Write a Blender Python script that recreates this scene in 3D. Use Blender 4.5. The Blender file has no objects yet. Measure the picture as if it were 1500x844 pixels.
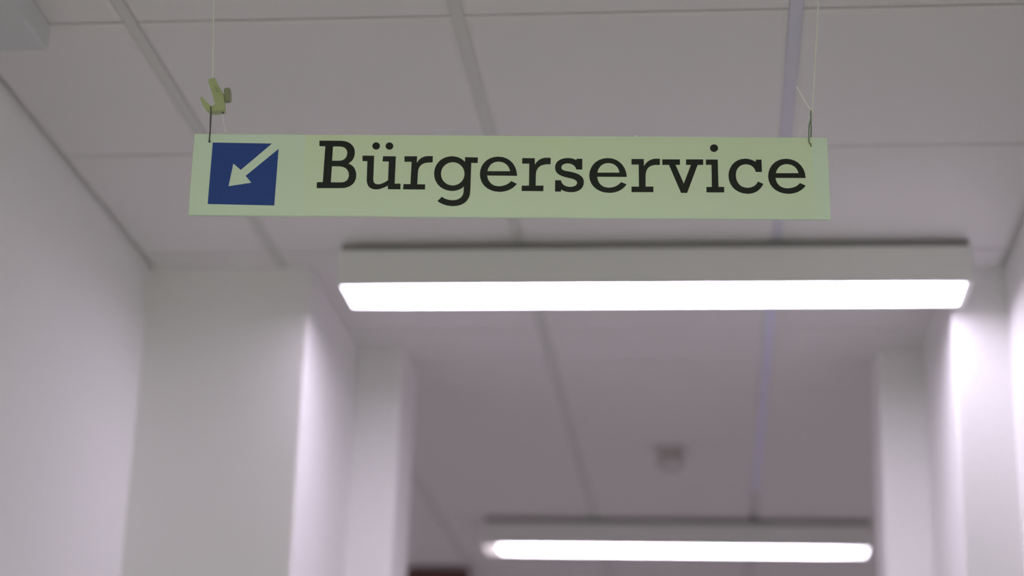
import bpy, bmesh, math, random
from mathutils import Matrix, Vector

# ---------------------------------------------------------------- camera, world, exposure
C = bpy.context.scene.collection
scn = bpy.context.scene
EYE = 1.55                      # eye height above the floor
cam_data = bpy.data.cameras.new('camera')
cam = bpy.data.objects.new('camera', cam_data)
C.objects.link(cam)
cam_data.sensor_fit = 'HORIZONTAL'
cam_data.sensor_width = 36.0
cam_data.lens = 2769.03 / 1500 * 36.0
cam_data.clip_start = 0.05
cam_data.clip_end = 100
CAM = [[0.994405, 0.005285, 0.105504], [0.101208, -0.333815, -0.93719], [0.030266, 0.942624, -0.332482]]
mw = Matrix([r + [0.0] for r in CAM] + [[0, 0, 0, 1]])
mw.translation = (0, 0, EYE)
cam.matrix_world = mw
cam_data.dof.use_dof = True
cam_data.dof.focus_distance = 2.95
cam_data.dof.aperture_fstop = 2.0
scn.camera = cam

w = bpy.data.worlds.new('world')
scn.world = w
w.use_nodes = True
w.node_tree.nodes['Background'].inputs['Color'].default_value = (0.95, 1.0, 0.86, 1)
w.node_tree.nodes['Background'].inputs['Strength'].default_value = 1.2
scn.view_settings.view_transform = 'Standard'
scn.view_settings.look = 'None'
scn.view_settings.gamma = 1.0
scn.view_settings.exposure = 0.25
scn.cycles.use_denoising = True
scn.cycles.max_bounces = 14
scn.cycles.diffuse_bounces = 10
scn.cycles.sample_clamp_indirect = 10

LAMP_MID = (1.0, 0.888, 1.12)     # pinkish tubes at the opening
LAMP_FAR = (1.0, 0.908, 1.04)      # cool pinkish tubes down the corridor
LAMP_NEAR = (0.93, 1.0, 0.76)    # older, greener tubes behind the camera
LAMP_POWER = 11.0
LAMP_POWER_NEAR = 11.0
GLYPHS = [
('B',[[[-300.59,58.48],[-265.18,58.4],[-259.78,57.7],[-255.09,56.13],[-251.15,53.81],[-247.99,50.83],[-245.63,47.31],[-244.12,43.37],[-243.49,39.11],[-243.56,35.31],[-244.1,31.79],[-245.1,28.59],[-246.52,25.74],[-248.36,23.29],[-250.58,21.26],[-253.17,19.69],[-249.96,18.26],[-247.09,16.3],[-244.61,13.82],[-242.56,10.84],[-240.99,7.39],[-239.96,3.48],[-239.52,-0.85],[-239.95,-6.2],[-241.46,-10.92],[-243.98,-14.94],[-247.45,-18.17],[-251.79,-20.56],[-256.96,-22.01],[-262.89,-22.45],[-300.89,-22.72],[-300.98,-12.62],[-291.75,-12.55],[-290.8,48.73],[-300.11,48.98]],[[-278.54,48.51],[-267.55,48.58],[-264.46,48.2],[-261.82,47.34],[-259.64,46.03],[-257.92,44.34],[-256.66,42.32],[-255.86,40.02],[-255.51,37.5],[-255.76,34.12],[-256.57,31.19],[-257.91,28.74],[-259.77,26.79],[-262.1,25.35],[-264.89,24.47],[-268.12,24.15],[-278.65,24.08]],[[-278.62,14.65],[-265.99,14.59],[-262.08,13.93],[-258.78,12.61],[-256.09,10.71],[-254.0,8.33],[-252.5,5.53],[-251.6,2.42],[-251.28,-0.93],[-251.63,-4.06],[-252.49,-6.72],[-253.82,-8.89],[-255.6,-10.59],[-257.8,-11.8],[-260.39,-12.54],[-263.34,-12.8],[-279.0,-12.76]]]),
('ü',[[[-231.28,33.08],[-212.74,33.06],[-212.54,-7.01],[-212.3,-9.39],[-211.77,-11.35],[-210.95,-12.92],[-209.82,-14.11],[-208.38,-14.93],[-206.62,-15.41],[-204.51,-15.56],[-202.21,-15.27],[-200.03,-14.73],[-197.94,-13.92],[-195.88,-12.87],[-193.81,-11.59],[-191.67,-10.08],[-189.42,-8.36],[-189.48,23.32],[-199.3,23.4],[-198.8,32.24],[-178.44,32.22],[-178.72,-14.32],[-169.37,-14.25],[-169.31,-23.89],[-189.12,-23.73],[-189.35,-17.71],[-192.1,-19.31],[-194.75,-20.72],[-197.33,-21.91],[-199.88,-22.88],[-202.43,-23.61],[-205.01,-24.1],[-207.66,-24.32],[-211.56,-23.93],[-214.9,-22.86],[-217.66,-21.12],[-219.85,-18.74],[-221.47,-15.71],[-222.52,-12.07],[-222.99,-7.84],[-223.17,23.7],[-230.89,23.8]],[[-204.12,49.91],[-204.35,47.98],[-205.16,46.22],[-206.47,44.83],[-208.16,43.93],[-210.06,43.61],[-211.99,43.9],[-213.75,44.78],[-215.17,46.16],[-216.12,47.9],[-216.5,49.83],[-216.28,51.77],[-215.47,53.53],[-214.15,54.93],[-212.46,55.83],[-210.56,56.15],[-208.63,55.86],[-206.87,54.98],[-205.45,53.6],[-204.5,51.85]],[[-183.16,49.9],[-183.39,47.96],[-184.2,46.21],[-185.52,44.81],[-187.21,43.91],[-189.11,43.59],[-191.04,43.89],[-192.79,44.76],[-194.21,46.14],[-195.16,47.88],[-195.53,49.82],[-195.3,51.76],[-194.49,53.51],[-193.17,54.91],[-191.48,55.82],[-189.58,56.14],[-187.65,55.84],[-185.9,54.96],[-184.47,53.58],[-183.53,51.84]]]),
('r',[[[-165.13,32.46],[-145.06,32.6],[-144.99,21.49],[-143.34,24.54],[-141.32,27.16],[-138.96,29.32],[-136.28,31.02],[-133.3,32.24],[-130.06,32.96],[-126.56,33.18],[-120.24,32.92],[-120.21,22.27],[-126.23,22.07],[-130.67,21.53],[-134.42,20.34],[-137.47,18.48],[-139.84,15.94],[-141.52,12.71],[-142.54,8.75],[-142.88,4.06],[-143.25,-15.12],[-130.82,-15.19],[-130.83,-23.92],[-165.27,-23.86],[-164.89,-14.82],[-154.0,-14.9],[-153.45,23.1],[-164.81,23.18]]]),
('g',[[[-69.6,31.58],[-49.28,31.26],[-49.36,21.84],[-59.43,21.77],[-59.89,-25.52],[-60.46,-32.15],[-62.21,-37.87],[-65.08,-42.63],[-69.01,-46.41],[-73.93,-49.17],[-79.78,-50.87],[-86.51,-51.48],[-90.59,-51.22],[-94.5,-50.64],[-98.22,-49.75],[-101.74,-48.55],[-105.03,-47.07],[-108.09,-45.31],[-110.91,-43.28],[-104.16,-35.89],[-102.04,-37.38],[-99.81,-38.66],[-97.47,-39.72],[-95.01,-40.55],[-92.41,-41.15],[-89.66,-41.5],[-86.76,-41.61],[-82.6,-41.12],[-79.06,-40.01],[-76.12,-38.34],[-73.79,-36.16],[-72.07,-33.52],[-70.95,-30.48],[-70.43,-27.09],[-70.36,-18.37],[-72.37,-20.37],[-74.67,-22.09],[-77.21,-23.51],[-79.97,-24.63],[-82.92,-25.42],[-86.02,-25.89],[-89.26,-26.03],[-95.84,-25.11],[-101.79,-22.88],[-106.96,-19.47],[-111.25,-15.02],[-114.53,-9.67],[-116.67,-3.56],[-117.55,3.18],[-116.95,10.15],[-115.03,16.45],[-111.94,21.94],[-107.8,26.47],[-102.73,29.91],[-96.88,32.12],[-90.38,32.96],[-86.75,32.78],[-83.33,32.18],[-80.11,31.18],[-77.1,29.79],[-74.31,28.05],[-71.75,25.95],[-69.41,23.52]],[[-69.69,3.13],[-70.05,-1.28],[-71.31,-5.47],[-73.41,-9.23],[-76.25,-12.38],[-79.68,-14.75],[-83.53,-16.24],[-87.62,-16.76],[-91.72,-16.3],[-95.65,-14.87],[-99.21,-12.54],[-102.21,-9.43],[-104.5,-5.7],[-105.98,-1.53],[-106.57,2.88],[-106.23,7.29],[-104.98,11.49],[-102.89,15.28],[-100.05,18.44],[-96.61,20.84],[-92.74,22.33],[-88.64,22.86],[-84.52,22.39],[-80.58,20.95],[-77.02,18.6],[-74.02,15.47],[-71.73,11.72],[-70.26,7.54]]]),
('e',[[[12.99,0.31],[-34.03,0.58],[-33.14,-3.85],[-31.56,-7.77],[-29.36,-11.13],[-26.62,-13.85],[-23.43,-15.87],[-19.86,-17.12],[-15.98,-17.53],[-12.6,-17.33],[-9.37,-16.78],[-6.32,-15.87],[-3.46,-14.59],[-0.81,-12.94],[1.61,-10.91],[3.78,-8.51],[12.77,-13.27],[9.98,-16.78],[6.77,-19.81],[3.16,-22.33],[-0.82,-24.32],[-5.14,-25.77],[-9.77,-26.67],[-14.7,-26.99],[-21.87,-26.22],[-28.37,-24.11],[-34.06,-20.76],[-38.78,-16.28],[-42.39,-10.78],[-44.74,-4.34],[-45.66,2.92],[-44.99,9.91],[-43.0,16.24],[-39.8,21.78],[-35.52,26.36],[-30.28,29.83],[-24.21,32.04],[-17.44,32.85],[-10.42,32.13],[-4.08,29.93],[1.45,26.37],[6.04,21.52],[9.58,15.5],[11.93,8.39],[12.99,0.31]],[[-33.75,7.85],[1.71,8.09],[0.61,12.09],[-1.08,15.62],[-3.32,18.63],[-6.05,21.06],[-9.23,22.86],[-12.81,23.97],[-16.73,24.34],[-20.55,23.92],[-23.95,22.76],[-26.9,20.92],[-29.38,18.45],[-31.37,15.41],[-32.83,11.86],[-33.75,7.85]]]),
('r',[[[20.38,30.67],[40.24,30.5],[40.37,19.26],[42.17,22.48],[44.29,25.21],[46.71,27.46],[49.42,29.22],[52.4,30.49],[55.63,31.26],[59.11,31.54],[65.41,31.27],[65.22,20.34],[59.22,20.3],[54.78,19.64],[51.02,18.36],[47.94,16.45],[45.53,13.9],[43.78,10.7],[42.69,6.84],[42.24,2.32],[42.17,-16.07],[54.41,-15.98],[54.22,-25.3],[20.17,-25.24],[20.33,-16.22],[31.6,-16.14],[31.55,21.17],[20.51,21.25]]]),
('s',[[[105.59,30.03],[114.95,30.09],[114.87,11.75],[105.39,11.68],[104.57,14.21],[103.35,16.45],[101.75,18.37],[99.8,19.93],[97.53,21.09],[94.94,21.81],[92.08,22.04],[89.54,21.8],[87.33,21.24],[85.46,20.4],[83.97,19.31],[82.89,17.97],[82.25,16.43],[82.08,14.7],[82.53,12.97],[83.49,11.64],[84.92,10.62],[86.81,9.84],[89.12,9.21],[91.85,8.67],[94.95,8.13],[100.82,6.82],[105.86,5.12],[110.04,3.01],[113.33,0.5],[115.7,-2.45],[117.13,-5.83],[117.58,-9.67],[116.99,-14.04],[115.49,-17.84],[113.17,-21.02],[110.1,-23.55],[106.37,-25.39],[102.05,-26.48],[97.22,-26.79],[94.62,-26.66],[92.19,-26.36],[89.89,-25.9],[87.73,-25.25],[85.69,-24.43],[83.75,-23.43],[81.92,-22.25],[81.94,-25.85],[72.36,-25.92],[72.35,-6.82],[81.53,-6.76],[82.41,-9.64],[83.78,-12.11],[85.58,-14.15],[87.76,-15.74],[90.27,-16.89],[93.06,-17.57],[96.06,-17.79],[98.75,-17.55],[101.1,-17.03],[103.07,-16.23],[104.64,-15.19],[105.79,-13.92],[106.5,-12.45],[106.73,-10.8],[106.35,-9.02],[105.47,-7.53],[104.08,-6.27],[102.2,-5.2],[99.82,-4.27],[96.96,-3.42],[93.62,-2.6],[88.03,-1.24],[83.23,0.39],[79.25,2.37],[76.12,4.78],[73.85,7.7],[72.48,11.21],[72.03,15.39],[72.58,19.26],[74.01,22.68],[76.25,25.59],[79.24,27.95],[82.91,29.72],[87.19,30.85],[92.03,31.3],[94.35,31.19],[96.51,30.94],[98.53,30.55],[100.43,30.03],[102.24,29.36],[103.95,28.55],[105.6,27.6]]]),
('e',[[[184.46,-0.31],[138.15,-0.33],[138.91,-4.81],[140.33,-8.77],[142.39,-12.16],[145.04,-14.91],[148.24,-16.96],[151.98,-18.25],[156.2,-18.71],[159.43,-18.46],[162.54,-17.86],[165.51,-16.89],[168.31,-15.55],[170.91,-13.82],[173.28,-11.68],[175.39,-9.11],[184.26,-12.81],[181.52,-16.61],[178.33,-19.88],[174.73,-22.58],[170.76,-24.71],[166.44,-26.26],[161.8,-27.22],[156.88,-27.56],[149.49,-26.78],[142.84,-24.65],[137.07,-21.32],[132.33,-16.92],[128.74,-11.58],[126.46,-5.43],[125.62,1.39],[126.43,8.52],[128.58,14.92],[131.93,20.48],[136.32,25.05],[141.64,28.51],[147.74,30.73],[154.47,31.57],[161.5,30.82],[167.8,28.57],[173.25,24.96],[177.76,20.13],[181.2,14.21],[183.47,7.35],[184.46,-0.31]],[[138.56,6.62],[173.09,6.86],[172.14,10.9],[170.62,14.44],[168.55,17.44],[165.98,19.86],[162.93,21.64],[159.45,22.73],[155.57,23.08],[151.85,22.66],[148.48,21.48],[145.5,19.62],[142.98,17.14],[140.95,14.1],[139.46,10.57],[138.56,6.62]]]),
('r',[[[191.89,30.15],[211.28,30.29],[211.32,17.86],[213.15,21.2],[215.34,24.08],[217.85,26.48],[220.66,28.38],[223.73,29.78],[227.03,30.67],[230.53,31.02],[236.52,30.91],[236.41,20.45],[229.73,20.4],[225.57,19.77],[222.05,18.44],[219.16,16.44],[216.9,13.79],[215.26,10.49],[214.24,6.56],[213.84,2.01],[213.69,-16.5],[225.9,-16.42],[225.81,-25.72],[191.72,-25.96],[191.77,-16.66],[203.29,-16.58],[203.13,20.83],[191.84,20.75]]]),
('v',[[[240.14,29.87],[267.87,30.06],[267.74,20.66],[260.92,20.62],[273.26,-10.82],[284.86,20.78],[277.2,20.73],[277.34,30.12],[304.23,30.31],[304.06,20.91],[295.43,20.85],[278.28,-26.69],[268.73,-26.76],[250.48,20.55],[240.03,20.47]]]),
('i',[[[308.4,30.03],[327.06,30.16],[327.2,-16.15],[336.2,-16.23],[336.0,-25.38],[308.33,-25.58],[308.36,-16.43],[316.95,-16.37],[317.0,21.15],[308.23,21.09]],[[328.02,49.61],[327.66,47.59],[326.71,45.76],[325.26,44.3],[323.46,43.36],[321.47,43.03],[319.49,43.33],[317.72,44.25],[316.33,45.69],[315.46,47.51],[315.18,49.53],[315.53,51.56],[316.48,53.39],[317.93,54.85],[319.74,55.79],[321.73,56.13],[323.71,55.82],[325.48,54.9],[326.87,53.46],[327.75,51.64]]]),
('c',[[[386.42,30.41],[395.46,30.47],[395.56,9.61],[385.99,9.54],[384.97,12.77],[383.53,15.59],[381.68,17.98],[379.43,19.89],[376.78,21.29],[373.75,22.15],[370.36,22.42],[366.66,21.9],[363.33,20.55],[360.45,18.45],[358.08,15.65],[356.28,12.22],[355.1,8.23],[354.62,3.74],[355.08,-1.46],[356.33,-6.05],[358.29,-9.96],[360.91,-13.13],[364.12,-15.48],[367.88,-16.95],[372.1,-17.48],[375.25,-17.18],[378.14,-16.47],[380.79,-15.33],[383.19,-13.79],[385.34,-11.84],[387.23,-9.47],[388.86,-6.7],[397.33,-10.7],[394.87,-15.04],[392.04,-18.76],[388.83,-21.84],[385.27,-24.27],[381.36,-26.04],[377.11,-27.12],[372.54,-27.51],[365.46,-26.72],[359.13,-24.56],[353.66,-21.15],[349.2,-16.6],[345.86,-11.0],[343.78,-4.46],[343.09,2.91],[343.98,9.73],[346.01,15.88],[349.09,21.23],[353.13,25.64],[358.01,28.99],[363.63,31.14],[369.91,31.96],[372.54,31.81],[375.09,31.43],[377.53,30.85],[379.88,30.07],[382.13,29.1],[384.28,27.95],[386.32,26.62]]]),
('e',[[[463.28,-0.17],[416.47,-0.34],[417.19,-4.86],[418.65,-8.74],[420.77,-11.96],[423.47,-14.5],[426.68,-16.33],[430.32,-17.43],[434.32,-17.78],[437.53,-17.6],[440.66,-17.09],[443.66,-16.22],[446.53,-14.98],[449.25,-13.34],[451.78,-11.29],[454.12,-8.79],[462.95,-13.08],[460.15,-16.61],[456.92,-19.66],[453.29,-22.23],[449.28,-24.27],[444.94,-25.78],[440.3,-26.72],[435.39,-27.06],[428.03,-26.27],[421.42,-24.13],[415.7,-20.77],[411.03,-16.3],[407.56,-10.83],[405.42,-4.5],[404.78,2.59],[405.81,9.58],[408.03,15.87],[411.36,21.32],[415.71,25.82],[420.97,29.23],[427.06,31.41],[433.88,32.24],[440.98,31.39],[447.31,29.05],[452.75,25.38],[457.18,20.49],[460.49,14.52],[462.56,7.59],[463.28,-0.17]],[[417.13,7.64],[452.35,7.89],[451.35,11.68],[449.76,15.01],[447.62,17.84],[444.96,20.12],[441.83,21.8],[438.25,22.83],[434.28,23.16],[430.59,22.69],[427.27,21.5],[424.34,19.68],[421.85,17.3],[419.8,14.45],[418.22,11.2],[417.13,7.64]]])]
SHAPES = {
'arrow': [[-469.53,54.22],[-375.6,53.02],[-422.22,7.45],[-434.6,18.39],[-439.66,-20.42],[-404.21,-14.19],[-413.82,-2.49],[-364.48,43.81],[-365.81,-52.38],[-470.45,-50.58]],
'hook': [[-484.5,165.26],[-474.67,167.99],[-460.36,142.48],[-458.96,139.98],[-457.84,137.51],[-456.99,135.0],[-456.41,132.41],[-456.09,129.69],[-454.3,111.32],[-458.63,110.08],[-463.42,109.08],[-468.33,108.42],[-473.06,108.21],[-477.3,108.53],[-481.83,110.85],[-486.05,114.53],[-489.75,119.34],[-492.75,125.02],[-494.84,131.33],[-494.9,132.66],[-494.59,133.61],[-493.99,134.15],[-493.2,134.24],[-492.31,133.85],[-489.69,131.03],[-486.9,127.9],[-483.8,124.58],[-480.24,121.19],[-476.09,117.88],[-474.68,118.41],[-473.35,119.06],[-472.14,119.84],[-471.13,120.75],[-470.38,121.8],[-484.26,161.8]],
'film': [[-323.71,68.0],[476.26,67.3],[475.48,-66.54],[-318.76,-67.91]],
'lhole': [-475.11,56.33],
'rhole': [473.71,53.91],
'knob': [[-458.62,137.8],[-452.29,139.09]],
'cordL': [[-486.56,307.09],[-482.59,233.0],[-478.25,169.75]],
'cordLtail': [[-458.0,107.1],[-457.25,100.12],[-454.48,86.2],[-451.44,74.64]],
'wireL': [[-476.81,115.85],[-475.61,104.66],[-474.93,84.53],[-475.0,69.1],[-475.11,56.33]],
'wireL2': [[-477.66,115.84],[-477.63,103.1],[-476.78,84.51],[-475.85,69.09],[-475.11,56.33]],
'cordR': [[495.27,311.69],[488.09,238.07],[477.98,119.15]],
'knotR': [[476.04,116.59],[478.45,115.59]],
'tailR': [[476.03,116.25],[466.31,135.08],[454.86,158.4]],
'loopR': [[476.4,109.86],[468.82,98.91],[460.23,84.63],[456.08,70.42]],
'wireR': [[475.66,114.57],[474.44,98.11],[472.0,89.72],[470.56,63.02],[472.93,57.22],[473.71,53.91]],
'wireR2': [[476.27,114.57],[475.9,96.44],[475.86,83.06],[474.6,69.7],[473.71,53.91]],
'nub': [198.61,69.02]}

# ---------------------------------------------------------------- materials
def mat(name, col, rough=0.6, bump=0.0, scale=40.0, var=0.0, spec=0.5, trans=0.0, metal=0.0):
    m = bpy.data.materials.new(name)
    m.use_nodes = True
    nt = m.node_tree
    b = nt.nodes['Principled BSDF']
    b.inputs['Base Color'].default_value = (*col, 1)
    b.inputs['Roughness'].default_value = rough
    b.inputs['Specular IOR Level'].default_value = spec
    b.inputs['Metallic'].default_value = metal
    if trans:
        b.inputs['Transmission Weight'].default_value = trans
    tc = nt.nodes.new('ShaderNodeTexCoord')
    nz = nt.nodes.new('ShaderNodeTexNoise')
    nz.inputs['Scale'].default_value = scale
    nz.inputs['Detail'].default_value = 4
    nt.links.new(tc.outputs['Object'], nz.inputs['Vector'])
    if var:
        r = nt.nodes.new('ShaderNodeValToRGB')
        r.color_ramp.elements[0].position = 0.3
        r.color_ramp.elements[1].position = 0.7
        r.color_ramp.elements[0].color = (*[c * (1 - var) for c in col], 1)
        r.color_ramp.elements[1].color = (*[min(1, c * (1 + var)) for c in col], 1)
        nt.links.new(nz.outputs['Fac'], r.inputs['Fac'])
        nt.links.new(r.outputs['Color'], b.inputs['Base Color'])
    if bump:
        bp = nt.nodes.new('ShaderNodeBump')
        bp.inputs['Strength'].default_value = bump
        bp.inputs['Distance'].default_value = 0.002
        nt.links.new(nz.outputs['Fac'], bp.inputs['Height'])
        nt.links.new(bp.outputs['Normal'], b.inputs['Normal'])
    return m

def lamp_mat(name, col, power, dim_ends=False):
    m = bpy.data.materials.new(name)
    m.use_nodes = True
    nt = m.node_tree
    b = nt.nodes['Principled BSDF']
    b.inputs['Base Color'].default_value = (0.8, 0.8, 0.8, 1)
    b.inputs['Emission Color'].default_value = (*col, 1)
    b.inputs['Emission Strength'].default_value = power
    if dim_ends:                       # tubes glow less over their last decimetre, by the electrodes
        tc = nt.nodes.new('ShaderNodeTexCoord'); sp = nt.nodes.new('ShaderNodeSeparateXYZ')
        ab = nt.nodes.new('ShaderNodeMath'); ab.operation = 'ABSOLUTE'
        mr = nt.nodes.new('ShaderNodeMapRange'); mr.interpolation_type = 'SMOOTHSTEP'
        mr.inputs['From Min'].default_value = 0.56; mr.inputs['From Max'].default_value = 0.76
        mr.inputs['To Min'].default_value = power; mr.inputs['To Max'].default_value = power * 0.4
        nt.links.new(tc.outputs['Object'], sp.inputs[0]); nt.links.new(sp.outputs['X'], ab.inputs[0])
        nt.links.new(ab.outputs[0], mr.inputs['Value']); nt.links.new(mr.outputs[0], b.inputs['Emission Strength'])
    return m

M_WALL = mat('wall_paint', (0.84, 0.835, 0.83), 0.75, 0.25, 120, 0.015, 0.25)
M_TILE = mat('ceiling_tile_board', (0.78, 0.77, 0.76), 0.9, 0.35, 260, 0.02, 0.1)
M_JOINT = mat('ceiling_joint', (0.68, 0.675, 0.665), 0.9)
M_RAIL_LIT = mat('ceiling_rail_lit', (0.76, 0.76, 0.94), 0.4)  # paler copy of the rail colour, with the caught light put in
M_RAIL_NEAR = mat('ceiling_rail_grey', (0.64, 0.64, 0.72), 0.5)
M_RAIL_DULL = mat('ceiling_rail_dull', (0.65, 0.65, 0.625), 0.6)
M_FLOOR = mat('linoleum', (0.60, 0.575, 0.575), 0.45, 0.1, 30, 0.1)
M_HOUSING = mat('lamp_housing_paint', (0.78, 0.79, 0.76), 0.4, 0.05, 80)
M_SPACER = mat('lamp_spacer', (0.33, 0.33, 0.32), 0.7)
M_DIFF = lamp_mat('lamp_diffuser_lit', LAMP_FAR, LAMP_POWER * 1.05, True)
M_DIFF_MID = lamp_mat('lamp_diffuser_lit_mid', LAMP_MID, LAMP_POWER * 1.08, True)
M_DIFF_NEAR = lamp_mat('lamp_diffuser_lit_near', LAMP_NEAR, LAMP_POWER_NEAR * 1.05, True)
M_CAP = lamp_mat('lamp_end_glow', (1.0, 0.86, 0.92), 0.75)
M_BOARD = mat('sign_board', (0.705, 0.84, 0.69), 0.45, 0.05, 300, 0.02)
M_BLUE = mat('sign_blue_vinyl', (0.026, 0.068, 0.30), 0.6, 0.05, 200, 0.06, 0.3)
M_BLACK = mat('sign_black_vinyl', (0.010, 0.013, 0.010), 0.55, 0, 100, 0.05, 0.3)
M_HOOK = mat('hook_plastic', (0.43, 0.49, 0.24), 0.45, 0.3, 400, 0.12)
M_KNOB = mat('knob_plastic', (0.27, 0.30, 0.17), 0.5, 0.3, 400, 0.1)
M_METAL = mat('dark_wire', (0.10, 0.11, 0.09), 0.4, metal=0.3)
M_GREENWIRE = mat('green_wire', (0.17, 0.25, 0.14), 0.4, metal=0.2)
M_CORD = mat('nylon_cord', (0.88, 0.90, 0.79), 0.35)
M_CORD_PALE = mat('nylon_cord_pale', (0.92, 0.92, 0.88), 0.3)
M_SMOKE = mat('smoke_detector_plastic', (0.60, 0.58, 0.57), 0.5)
M_SMOKE_DARK = mat('smoke_detector_grille', (0.46, 0.36, 0.34), 0.6)
M_RED = mat('sign_red', (0.13, 0.05, 0.045), 0.45)
M_DUCT = mat('duct_paint', (0.62, 0.63, 0.64), 0.5)

# film behind the lettering: yellowed towards its upper edge (glue ageing), a trait of the film itself
M_FILM = mat('sign_film', (0.47, 0.58, 0.40), 0.45, 0.05, 300)
nt = M_FILM.node_tree
tc = nt.nodes.new('ShaderNodeTexCoord')
sp = nt.nodes.new('ShaderNodeSeparateXYZ')
n2 = nt.nodes.new('ShaderNodeTexNoise'); n2.inputs['Scale'].default_value = 14; n2.inputs['Detail'].default_value = 3
ad = nt.nodes.new('ShaderNodeMath'); ad.operation = 'MULTIPLY_ADD'; ad.inputs[1].default_value = 0.07
rp = nt.nodes.new('ShaderNodeValToRGB')
rp.color_ramp.elements[0].position = 0.0; rp.color_ramp.elements[0].color = (0.71, 0.835, 0.645, 1)
rp.color_ramp.elements[1].position = 1.0; rp.color_ramp.elements[1].color = (0.715, 0.825, 0.59, 1)
mr = nt.nodes.new('ShaderNodeMapRange'); mr.inputs['From Min'].default_value = -0.02; mr.inputs['From Max'].default_value = 0.11
nt.links.new(tc.outputs['Object'], sp.inputs[0]); nt.links.new(tc.outputs['Object'], n2.inputs['Vector'])
nt.links.new(n2.outputs['Fac'], ad.inputs[0]); nt.links.new(sp.outputs['Y'], ad.inputs[2])
nt.links.new(ad.outputs[0], mr.inputs['Value']); nt.links.new(mr.outputs[0], rp.inputs['Fac'])
nt.links.new(rp.outputs['Color'], nt.nodes['Principled BSDF'].inputs['Base Color'])

# ---------------------------------------------------------------- helpers
def add_box(bm, lo, hi, bev=0.0, seg=2):
    r = bmesh.ops.create_cube(bm, size=1.0)
    vs = r['verts']
    c = [(a + b) / 2 for a, b in zip(lo, hi)]
    s = [b - a for a, b in zip(lo, hi)]
    for v in vs:
        v.co = Vector((c[0] + v.co.x * s[0], c[1] + v.co.y * s[1], c[2] + v.co.z * s[2]))
    if bev:
        es = list({e for v in vs for e in v.link_edges})
        bmesh.ops.bevel(bm, geom=es, offset=bev, segments=seg, affect='EDGES', profile=0.5)
    return bm

def obj(name, bm, m, parent=None, smooth=False):
    me = bpy.data.meshes.new(name)
    bmesh.ops.recalc_face_normals(bm, faces=bm.faces)
    bm.to_mesh(me); bm.free()
    if smooth:
        for p in me.polygons: p.use_smooth = True
    me.materials.append(m)
    o = bpy.data.objects.new(name, me)
    C.objects.link(o)
    if parent: o.parent = parent
    return o

def box(name, lo, hi, m, parent=None, bev=0.0):
    return obj(name, add_box(bmesh.new(), lo, hi, bev), m, parent)

def empty(name, loc=(0, 0, 0)):
    o = bpy.data.objects.new(name, None)
    C.objects.link(o); o.location = loc
    o.empty_display_size = 0.05
    return o

def tag(o, label=None, cat=None, group=None, kind=None):
    if label: o['label'] = label
    if cat: o['category'] = cat
    if group: o['group'] = group
    if kind: o['kind'] = kind
    return o

def flat_shape(name, loops, z0, z1, m, parent=None, bev=0.0):
    """Filled outline (holes cut by the even-odd fill) extruded from z0 to z1."""
    cu = bpy.data.curves.new(name, 'CURVE')
    cu.dimensions = '2D'; cu.fill_mode = 'BOTH'
    d = (z1 - z0) / 2
    cu.extrude = max(d - bev, 0); cu.bevel_depth = bev; cu.bevel_resolution = 2 if bev else 0
    if bev: cu.offset = -bev
    for L in loops:
        if (Vector(L[0]) - Vector(L[-1])).length < 0.02: L = L[:-1]
        s = cu.splines.new('POLY'); s.points.add(len(L) - 1)
        for p, q in zip(s.points, L): p.co = (q[0] / 1000, q[1] / 1000, 0, 1)
        s.use_cyclic_u = True
    t = bpy.data.objects.new(name + '_tmp', cu); C.objects.link(t)
    bpy.context.view_layer.update()
    me = bpy.data.meshes.new_from_object(t.evaluated_get(bpy.context.evaluated_depsgraph_get()))
    bpy.data.objects.remove(t); bpy.data.curves.remove(cu)
    me.name = name
    me.transform(Matrix.Translation((0, 0, (z0 + z1) / 2)))
    me.materials.clear(); me.materials.append(m)
    o = bpy.data.objects.new(name, me); C.objects.link(o)
    if parent: o.parent = parent
    return o

def add_tube(bm, pts, r, n=8, ends=True):
    """Round tube along a smoothed polyline of 3-D points (metres)."""
    P = [Vector(p) for p in pts]
    if len(P) > 2:                                   # Catmull-Rom
        Q = [P[0] * 2 - P[1]] + P + [P[-1] * 2 - P[-2]]
        S = []
        for i in range(1, len(Q) - 2):
            a, b, c, d = Q[i - 1:i + 3]
            for k in range(5):
                t = k / 5
                S.append(0.5 * ((2 * b) + (c - a) * t + (2 * a - 5 * b + 4 * c - d) * t * t + (3 * b - a - 3 * c + d) * t ** 3))
        S.append(P[-1]); P = S
    rings = []
    for i, p in enumerate(P):
        t = (P[min(i + 1, len(P) - 1)] - P[max(i - 1, 0)]).normalized()
        u = t.cross(Vector((0, 0.35, 1) if abs(t.z) < 0.9 else (1, 0, 0))).normalized()
        v = t.cross(u)
        rings.append([bm.verts.new(p + (u * math.cos(2 * math.pi * k / n) + v * math.sin(2 * math.pi * k / n)) * r) for k in range(n)])
    for a, b in zip(rings, rings[1:]):
        for k in range(n):
            bm.faces.new((a[k], a[(k + 1) % n], b[(k + 1) % n], b[k]))
    if ends:
        bm.faces.new(rings[0]); bm.faces.new(list(reversed(rings[-1])))
    return bm

def add_lathe(bm, prof, n=32, mtx=None):
    """Turn a (radius, height) profile about z."""
    rings = []
    for r, z in prof:
        rings.append([bm.verts.new((r * math.cos(2 * math.pi * k / n), r * math.sin(2 * math.pi * k / n), z)) for k in range(n)])
    for a, b in zip(rings, rings[1:]):
        for k in range(n):
            bm.faces.new((a[k], a[(k + 1) % n], b[(k + 1) % n], b[k]))
    bm.faces.new(rings[0]); bm.faces.new(list(reversed(rings[-1])))
    if mtx:
        for ring in rings:
            for v in ring: v.co = mtx @ v.co
    return bm

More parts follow.
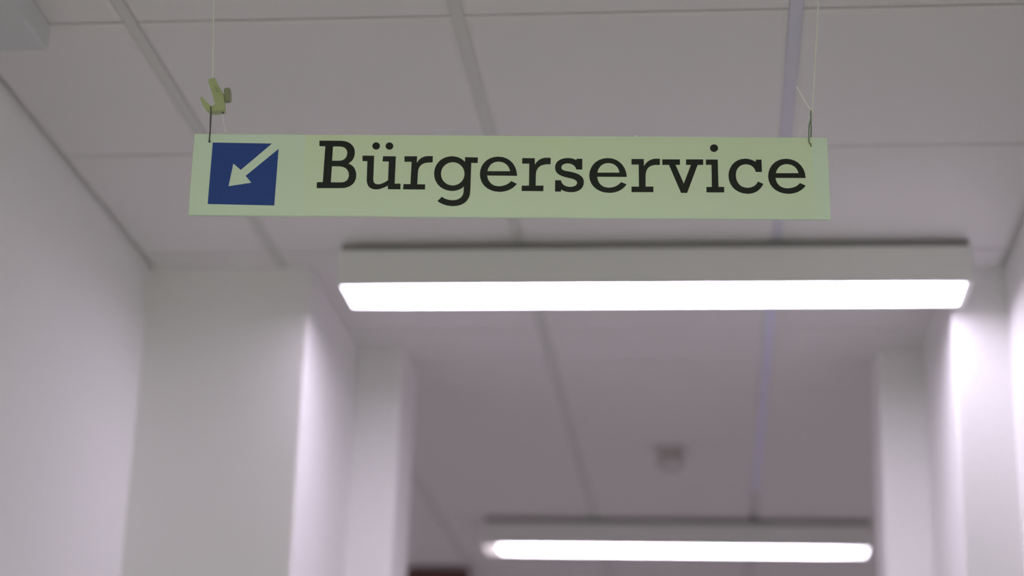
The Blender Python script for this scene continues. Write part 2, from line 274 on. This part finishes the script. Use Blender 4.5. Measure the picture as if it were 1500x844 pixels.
# ---------------------------------------------------------------- the setting
CEIL = EYE + 1.643                   # underside of the ceiling tiles
XL, XR = -1.445, 0.722               # corridor walls
TOP = CEIL + 0.06
Y0, Y1 = -6.0, 15.0
BL, BR = -4.0, 3.4                   # the lobby behind the camera
HL, HR = -4.3, 3.6                   # the hall beyond the opening is wider

def struct(name, lo, hi, m, bev=0.004):
    return tag(box(name, lo, hi, m, None, bev), kind='structure')

struct('floor', (BL - 0.3, Y0 - 0.2, -0.1), (BR + 0.3, Y1 + 0.2, 0.0), M_FLOOR, 0)
struct('wall_left', (XL - 0.2, -1.0, 0), (XL, 4.4738, TOP), M_WALL, 0)
struct('wall_right', (XR, -1.0, 0), (XR + 0.2, 4.4948, TOP), M_WALL, 0)
struct('wall_left_pier', (XL - 0.2, 4.474, 0), (-1.020, 5.133, TOP), M_WALL, 0.008)
struct('wall_left_jamb', (XL - 0.2, 5.134, 0), (-0.888, 5.40, TOP), M_WALL, 0.008)
struct('wall_left_hall', (HL - 0.2, 5.20, 0), (HL, Y1, TOP), M_WALL, 0)
struct('wall_left_return', (HL, 5.20, 0), (XL - 0.201, 5.40, TOP), M_WALL, 0)
struct('wall_right_return', (XR + 0.201, 5.20, 0), (HR, 5.40, TOP), M_WALL, 0)
struct('wall_right_pier', (0.585, 4.495, 0), (XR + 0.2, 5.133, TOP), M_WALL, 0.008)
struct('wall_right_jamb', (0.460, 5.134, 0), (XR + 0.2, 5.40, TOP), M_WALL, 0.008)
struct('wall_right_hall', (HR, 5.20, 0), (HR + 0.2, Y1, TOP), M_WALL, 0)
struct('wall_end', (HL - 0.2, Y1, 0), (HR + 0.2, Y1 + 0.2, TOP), M_WALL, 0)
struct('wall_left_lobby', (BL - 0.2, Y0, 0), (BL, -0.8, TOP), M_WALL, 0)
struct('wall_right_lobby', (BR, Y0, 0), (BR + 0.2, -0.8, TOP), M_WALL, 0)
struct('wall_left_lobby_front', (BL, -1.0, 0), (XL - 0.201, -0.8, TOP), M_WALL, 0)
struct('wall_right_lobby_front', (XR + 0.201, -1.0, 0), (BR, -0.8, TOP), M_WALL, 0)
struct('wall_back', (BL - 0.2, Y0 - 0.2, 0), (BR + 0.2, Y0, 0.6), M_WALL, 0)
struct('wall_back_lintel', (BL - 0.2, Y0 - 0.2, 3.0), (BR + 0.2, Y0, TOP), M_WALL, 0)
win = tag(box('fill_window_1', (BL, Y0 - 0.12, 0.6), (BR, Y0 - 0.05, 0.66), M_HOUSING), kind='structure')  # window added out of view, lets in sky light as frontal fill
box('head_rail', (BL, Y0 - 0.12, 2.94), (BR, Y0 - 0.05, 3.0), M_HOUSING, win)
for i in range(6):
    x = BL + (BR - BL) * i / 5
    box('mullion', (x - 0.03, Y0 - 0.12, 0.66), (x + 0.03, Y0 - 0.05, 2.94), M_HOUSING, win)
struct('trim_1', (XL, -2.0, CEIL - 0.055), (-1.251, 3.118, CEIL), M_DUCT, 0.004)

# suspended ceiling: every tile its own board, joints recessed between them
ceiling = tag(box('ceiling', (BL - 0.2, Y0 - 0.2, CEIL + 0.016), (BR + 0.2, Y1 + 0.2, TOP + 0.05), M_JOINT), kind='structure')
XJ = [XL, -1.095, -0.470, 0.155, XR]
YJ0 = 3.12
GAP = 0.0035
tile_mesh = {}
def tile(x0, x1, y0, y1):
    k = (round(x1 - x0, 3), round(y1 - y0, 3))
    if k not in tile_mesh:
        bm = bmesh.new()
        W2, H2 = (x1 - x0) / 2 - 0.0135, (y1 - y0) / 2 - GAP
        ch = 0.010
        rings = []
        for dx, z in ((0, 0.016), (0, 0.003), (ch, 0.0)):
            rings.append([bm.verts.new((sx * (W2 - dx), sy * (H2 - dx), z)) for sx, sy in ((-1, -1), (1, -1), (1, 1), (-1, 1))])
        for a, b in zip(rings, rings[1:]):
            for i in range(4): bm.faces.new((a[i], a[(i + 1) % 4], b[(i + 1) % 4], b[i]))
        bm.faces.new(rings[0]); bm.faces.new(rings[-1])
        o = obj('ceiling_tile', bm, M_TILE, ceiling)
        tile_mesh[k] = o.data
    else:
        o = bpy.data.objects.new('ceiling_tile', tile_mesh[k]); C.objects.link(o); o.parent = ceiling
    o.location = ((x0 + x1) / 2, (y0 + y1) / 2, CEIL)
for k in range(-7, 4):
    y = YJ0 + k * 0.625
    for x0, x1 in zip(XJ, XJ[1:]):
        tile(x0, x1, y, min(y + 0.625, 5.30))
HJ = [HL, -3.595, -2.970, -2.345, -1.720, -1.095, -0.470, 0.155, 0.780, 1.405, 2.030, 2.655, HR]
tile_rows = [(5.30, 5.62)] + [(YJ0 + k * 0.625, YJ0 + (k + 1) * 0.625) for k in range(4, 19)]
for y0, y1 in tile_rows:
    for x0, x1 in zip(HJ, HJ[1:]):
        tile(x0, x1, y0, y1)
# metal rail in the third joint; far piece coloured paler for light it catches
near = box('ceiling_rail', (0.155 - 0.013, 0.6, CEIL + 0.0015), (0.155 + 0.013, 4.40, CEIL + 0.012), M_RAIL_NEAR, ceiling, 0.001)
rail = box('ceiling_rail', (0.155 - 0.013, 4.41, CEIL + 0.0005), (0.155 + 0.013, 6.9, CEIL + 0.012), M_RAIL_LIT, ceiling, 0.001)
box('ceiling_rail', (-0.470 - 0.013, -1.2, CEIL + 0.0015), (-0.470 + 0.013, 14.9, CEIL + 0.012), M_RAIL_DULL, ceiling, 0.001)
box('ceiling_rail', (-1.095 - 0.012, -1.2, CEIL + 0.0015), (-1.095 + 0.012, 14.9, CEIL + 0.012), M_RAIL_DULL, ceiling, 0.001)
rail['label'] = 'metal rail in the ceiling joint, caught light painted as pale blue'

# ---------------------------------------------------------------- luminaires
def light_fixture(y, label, diff, cap=False, x=-0.150):
    t = empty('ceiling_light', (x, y, CEIL))
    tag(t, label, 'ceiling light', 'long fluorescent ceiling lights')
    L, D = 0.763, 0.096                      # half length, half depth
    bm = bmesh.new(); add_box(bm, (-L + 0.004, -D + 0.02, -0.024), (L - 0.004, D - 0.02, 0.0))
    obj('mounting_spacer', bm, M_SPACER, t)
    # housing: a tray with side walls round the diffuser
    bm = bmesh.new(); add_box(bm, (-L, -D, -0.115), (L, D, -0.024), 0.002)
    obj('housing', bm, M_HOUSING, t)
    x0 = -L + (0.058 if cap else 0.010)
    bm = bmesh.new(); add_box(bm, (x0, -D + 0.006, -0.1158), (L - 0.016, D - 0.022, -0.1120))
    obj('diffuser', bm, diff, t)
    if cap:
        bm = bmesh.new(); add_box(bm, (-L + 0.003, -D + 0.006, -0.1158), (x0 - 0.004, D - 0.008, -0.1120))
        c = obj('diffuser_end', bm, M_CAP, t); c['label'] = 'dimmer glowing end piece'
    return t
light_fixture(4.376, 'bright white fluorescent ceiling light directly behind and below the hanging sign', M_DIFF_MID)
light_fixture(7.445, 'far fluorescent ceiling light seen through the opening, lower in view', M_DIFF, True)
light_fixture(10.5, 'third fluorescent ceiling light deep in the hall, beyond the far one', M_DIFF)
light_fixture(10.5, 'added fluorescent fill light deep in the left part of the hall', M_DIFF, x=-3.0)  # unseen side lamps, added to raise the hall's ambient light
light_fixture(10.5, 'added fluorescent fill light deep in the right part of the hall', M_DIFF, x=2.4)
light_fixture(1.23, 'fluorescent ceiling light overhead, nearest the camera, in front of the hanging sign', M_DIFF_NEAR)
light_fixture(7.445, 'added fluorescent fill light in the left part of the hall, hidden behind the left jamb', M_DIFF, x=-3.0)  # this side pair is added too, brightening the hall ceiling by bounce
light_fixture(7.445, 'added fluorescent fill light in the right part of the hall, hidden behind the right jamb', M_DIFF, x=2.4)

# ---------------------------------------------------------------- smoke detector
sd = empty('smoke_detector', (-0.145, 6.27, CEIL))
tag(sd, 'small round grey smoke detector hanging from the ceiling before the far light', 'smoke detector')
obj('base', add_lathe(bmesh.new(), [(0.050, 0.0), (0.052, -0.012), (0.046, -0.022)], 28), M_SMOKE, sd)
obj('grille', add_lathe(bmesh.new(), [(0.034, -0.022), (0.034, -0.040)], 28), M_SMOKE_DARK, sd)
obj('chamber', add_lathe(bmesh.new(), [(0.048, -0.040), (0.052, -0.046), (0.050, -0.064), (0.036, -0.080), (0.012, -0.086)], 28), M_SMOKE, sd, True)

# ---------------------------------------------------------------- dark red box under the hall ceiling
fs = empty('ceiling_box', (-1.24, 8.42, CEIL))
tag(fs, 'small dark red box mounted under the hall ceiling, left of the far light', 'ceiling box')
box('housing', (-0.14, -0.05, -0.17), (0.14, 0.05, -0.012), M_RED, fs, 0.004)
box('mounting_plate', (-0.12, -0.035, -0.012), (0.12, 0.035, 0.0), M_SMOKE, fs, 0.002)

# ---------------------------------------------------------------- the hanging sign
SIGN = [[0.996595, -0.014763, 0.081114], [0.081109, -0.000918, -0.996705], [0.014788, 0.999891, 0.000283]]
SM = Matrix([r + [0.0] for r in SIGN] + [[0, 0, 0, 1]])
SM.translation = (-0.316336, 2.716418, EYE + 1.149802)
SH = 139.06

def on_sign(name):
    o = empty(name); o.matrix_world = SM
    return o
def p3(q, z=0.0): return (q[0] / 1000, q[1] / 1000, z / 1000)

sign = on_sign('hanging_sign')
tag(sign, 'pale green hanging sign board reading Bürgerservice with a blue arrow square', 'sign')
ring = lambda c, r: [[c[0] + r * math.cos(a * math.pi / 6), c[1] + r * math.sin(a * math.pi / 6)] for a in range(12)]
TH = 0.005
flat_shape('board', [[[-500, -SH / 2], [500, -SH / 2], [500, SH / 2], [-500, SH / 2]], ring(SHAPES['lhole'], 1.9), ring(SHAPES['rhole'], 1.9)], -TH, 0.0, M_BOARD, sign, 0.0013)
f = flat_shape('lettering_film', [SHAPES['film']], 0.0, 0.0003, M_FILM, sign); f['label'] = 'yellowish green film strip under the letters'
a = flat_shape('arrow_square', [SHAPES['arrow']], 0.0, 0.0004, M_BLUE, sign); a['label'] = 'blue square with an arrow pointing down left'
for g, loops in GLYPHS:
    l = flat_shape('letter', loops, 0.0003, 0.0007, M_BLACK, sign); l['label'] = 'black slab serif letter ' + g
nb = bmesh.new(); bmesh.ops.create_icosphere(nb, subdivisions=2, radius=0.0022)
for v in nb.verts: v.co = v.co + Vector(p3(SHAPES['nub'], -2.5)) + Vector((0, 0.0012, 0))
o = obj('glue_drop', nb, M_CORD_PALE, sign, True); o['label'] = 'tiny white drop on the top edge'

# cords, from the ceiling down to hook and wire
def to_ceiling(a, b):
    """Carry the line b -> a on until it meets the ceiling (sign-plane mm)."""
    A, B = SM @ Vector(p3(a)), SM @ Vector(p3(b))
    t = (CEIL - B.z) / (A.z - B.z)
    return [b[0] + (a[0] - b[0]) * t, b[1] + (a[1] - b[1]) * t]

HZ = -6.0      # depth of the hook's middle plane behind the sign face
cl = on_sign('nylon_cord')
tag(cl, 'thin nylon cord running from the ceiling to the plastic hook on the left', 'cord', 'cords holding the sign')
L0, L1 = SHAPES['cordL'][0], SHAPES['cordL'][-1]
obj('strand', add_tube(bmesh.new(), [p3(to_ceiling(L0, L1), HZ), p3([L1[0], L1[1] - 4], HZ)], 0.0010, 6), M_CORD, cl)
o = obj('loose_end', add_tube(bmesh.new(), [p3(q, HZ) for q in SHAPES['cordLtail']], 0.0007, 6), M_CORD_PALE, cl); o['label'] = 'pale loose cord end below the hook'

cr = on_sign('nylon_cord')
tag(cr, 'thin nylon cord tied with a knot and loose ends above the right sign corner', 'cord', 'cords holding the sign')
R0, R1 = SHAPES['cordR'][0], SHAPES['cordR'][-1]
obj('strand', add_tube(bmesh.new(), [p3(to_ceiling(R0, R1), -2), p3(SHAPES['knotR'][1], -2)], 0.0010, 6), M_CORD, cr)
bm = bmesh.new()
for q, r in ((SHAPES['knotR'][0], 0.0021), (SHAPES['knotR'][1], 0.0018), ([477, 113.6], 0.0017)):
    n0 = len(bm.verts); bmesh.ops.create_icosphere(bm, subdivisions=2, radius=r); bm.verts.ensure_lookup_table()
    for v in bm.verts[n0:]: v.co = v.co + Vector(p3(q, -2))
obj('knot', bm, M_CORD, cr, True)
o = obj('loose_end', add_tube(bmesh.new(), [p3(q, -2) for q in SHAPES['tailR']], 0.0010, 6), M_CORD_PALE, cr); o['label'] = 'pale stiff cord end sticking up left'
obj('loose_end', add_tube(bmesh.new(), [p3(q, -3) for q in SHAPES['loopR']], 0.00045, 6), M_CORD, cr)

# plastic hook with its thumb screw
hk = on_sign('plastic_hook')
tag(hk, 'yellowish green plastic hook with thumb screw above the left sign corner', 'hook')
flat_shape('hook_body', [SHAPES['hook']], -0.014, 0.0, M_HOOK, hk, 0.0010)
k0, k1 = (Vector(p3(q, HZ)) for q in SHAPES['knob'])
obj('screw_shaft', add_tube(bmesh.new(), [k0 - Vector((0.004, 0, 0)), k1], 0.0028, 10), M_KNOB, hk)
kb = bmesh.new()
ax = Vector((1, 0.09, 0.02)).normalized()
rot = ax.to_track_quat('Z', 'Y').to_matrix().to_4x4()
prof = [(0.0108, -0.0046), (0.0122, -0.003), (0.0122, 0.003), (0.0108, 0.0046)]
add_lathe(kb, prof, 24, Matrix.Translation(k1) @ rot)
for i, v in enumerate(kb.verts):                     # knurled rim
    if i % 24 % 2: v.co = Vector(k1) + (v.co - Vector(k1)) * 0.95
obj('thumb_screw', kb, M_KNOB, hk)
bm = bmesh.new(); add_tube(bm, [p3([-458.2, 109.6], HZ), p3([-458.0, 106.8], HZ)], 0.0016, 10)
o = obj('cord_socket', bm, M_METAL, hk); o['label'] = 'dark hole where the cord leaves the hook'
# small moulded marks on the arm
bm = bmesh.new()
for (x, y, w2, a_) in ((-470.5, 148.5, 2.6, 0.3), (-469.6, 145.8, 2.2, 0.5), (-472.0, 150.8, 1.8, -0.4), (-468.2, 143.2, 2.4, 0.1)):
    n0 = len(bm.verts); add_box(bm, (-w2 / 1000, -0.0005, -0.0002), (w2 / 1000, 0.0005, 0.0005)); bm.verts.ensure_lookup_table()
    mt = Matrix.Translation(p3([x, y], 0)) @ Matrix.Rotation(a_, 4, 'Z')
    for v in bm.verts[n0:]: v.co = mt @ v.co
obj('moulded_mark', bm, M_KNOB, hk)

# wire links through the sign's two holes
def wire_link(label, front, back, m, r, zf, zb):
    t = on_sign('wire_link')
    tag(t, label, 'wire link', 'wire links through the sign')
    n = len(front)
    up_ = [p3(q, zf if i < n - 1 else 0.3) for i, q in enumerate(front)]
    hole = front[-1]
    dn = [p3(q, zb if i < len(back) - 1 else -TH * 1000 - 1.0) for i, q in enumerate(back)]
    obj('front_wire', add_tube(bmesh.new(), up_ + [p3([hole[0], hole[1]], -2.5)], r, 8), m, t, True)
    obj('back_wire', add_tube(bmesh.new(), [up_[0]] + dn + [p3(hole, -2.5)], r, 8), m, t, True)
    return t
wire_link('dark grey wire link joining the plastic hook to the left sign corner', SHAPES['wireL'], SHAPES['wireL2'], M_METAL, 0.00115, 1.4, -6.5)
wire_link('greenish wire link hanging from the knotted cord at the right sign corner', SHAPES['wireR'], SHAPES['wireR2'], M_GREENWIRE, 0.00105, 1.4, -6.5)
bpy.context.view_layer.update()
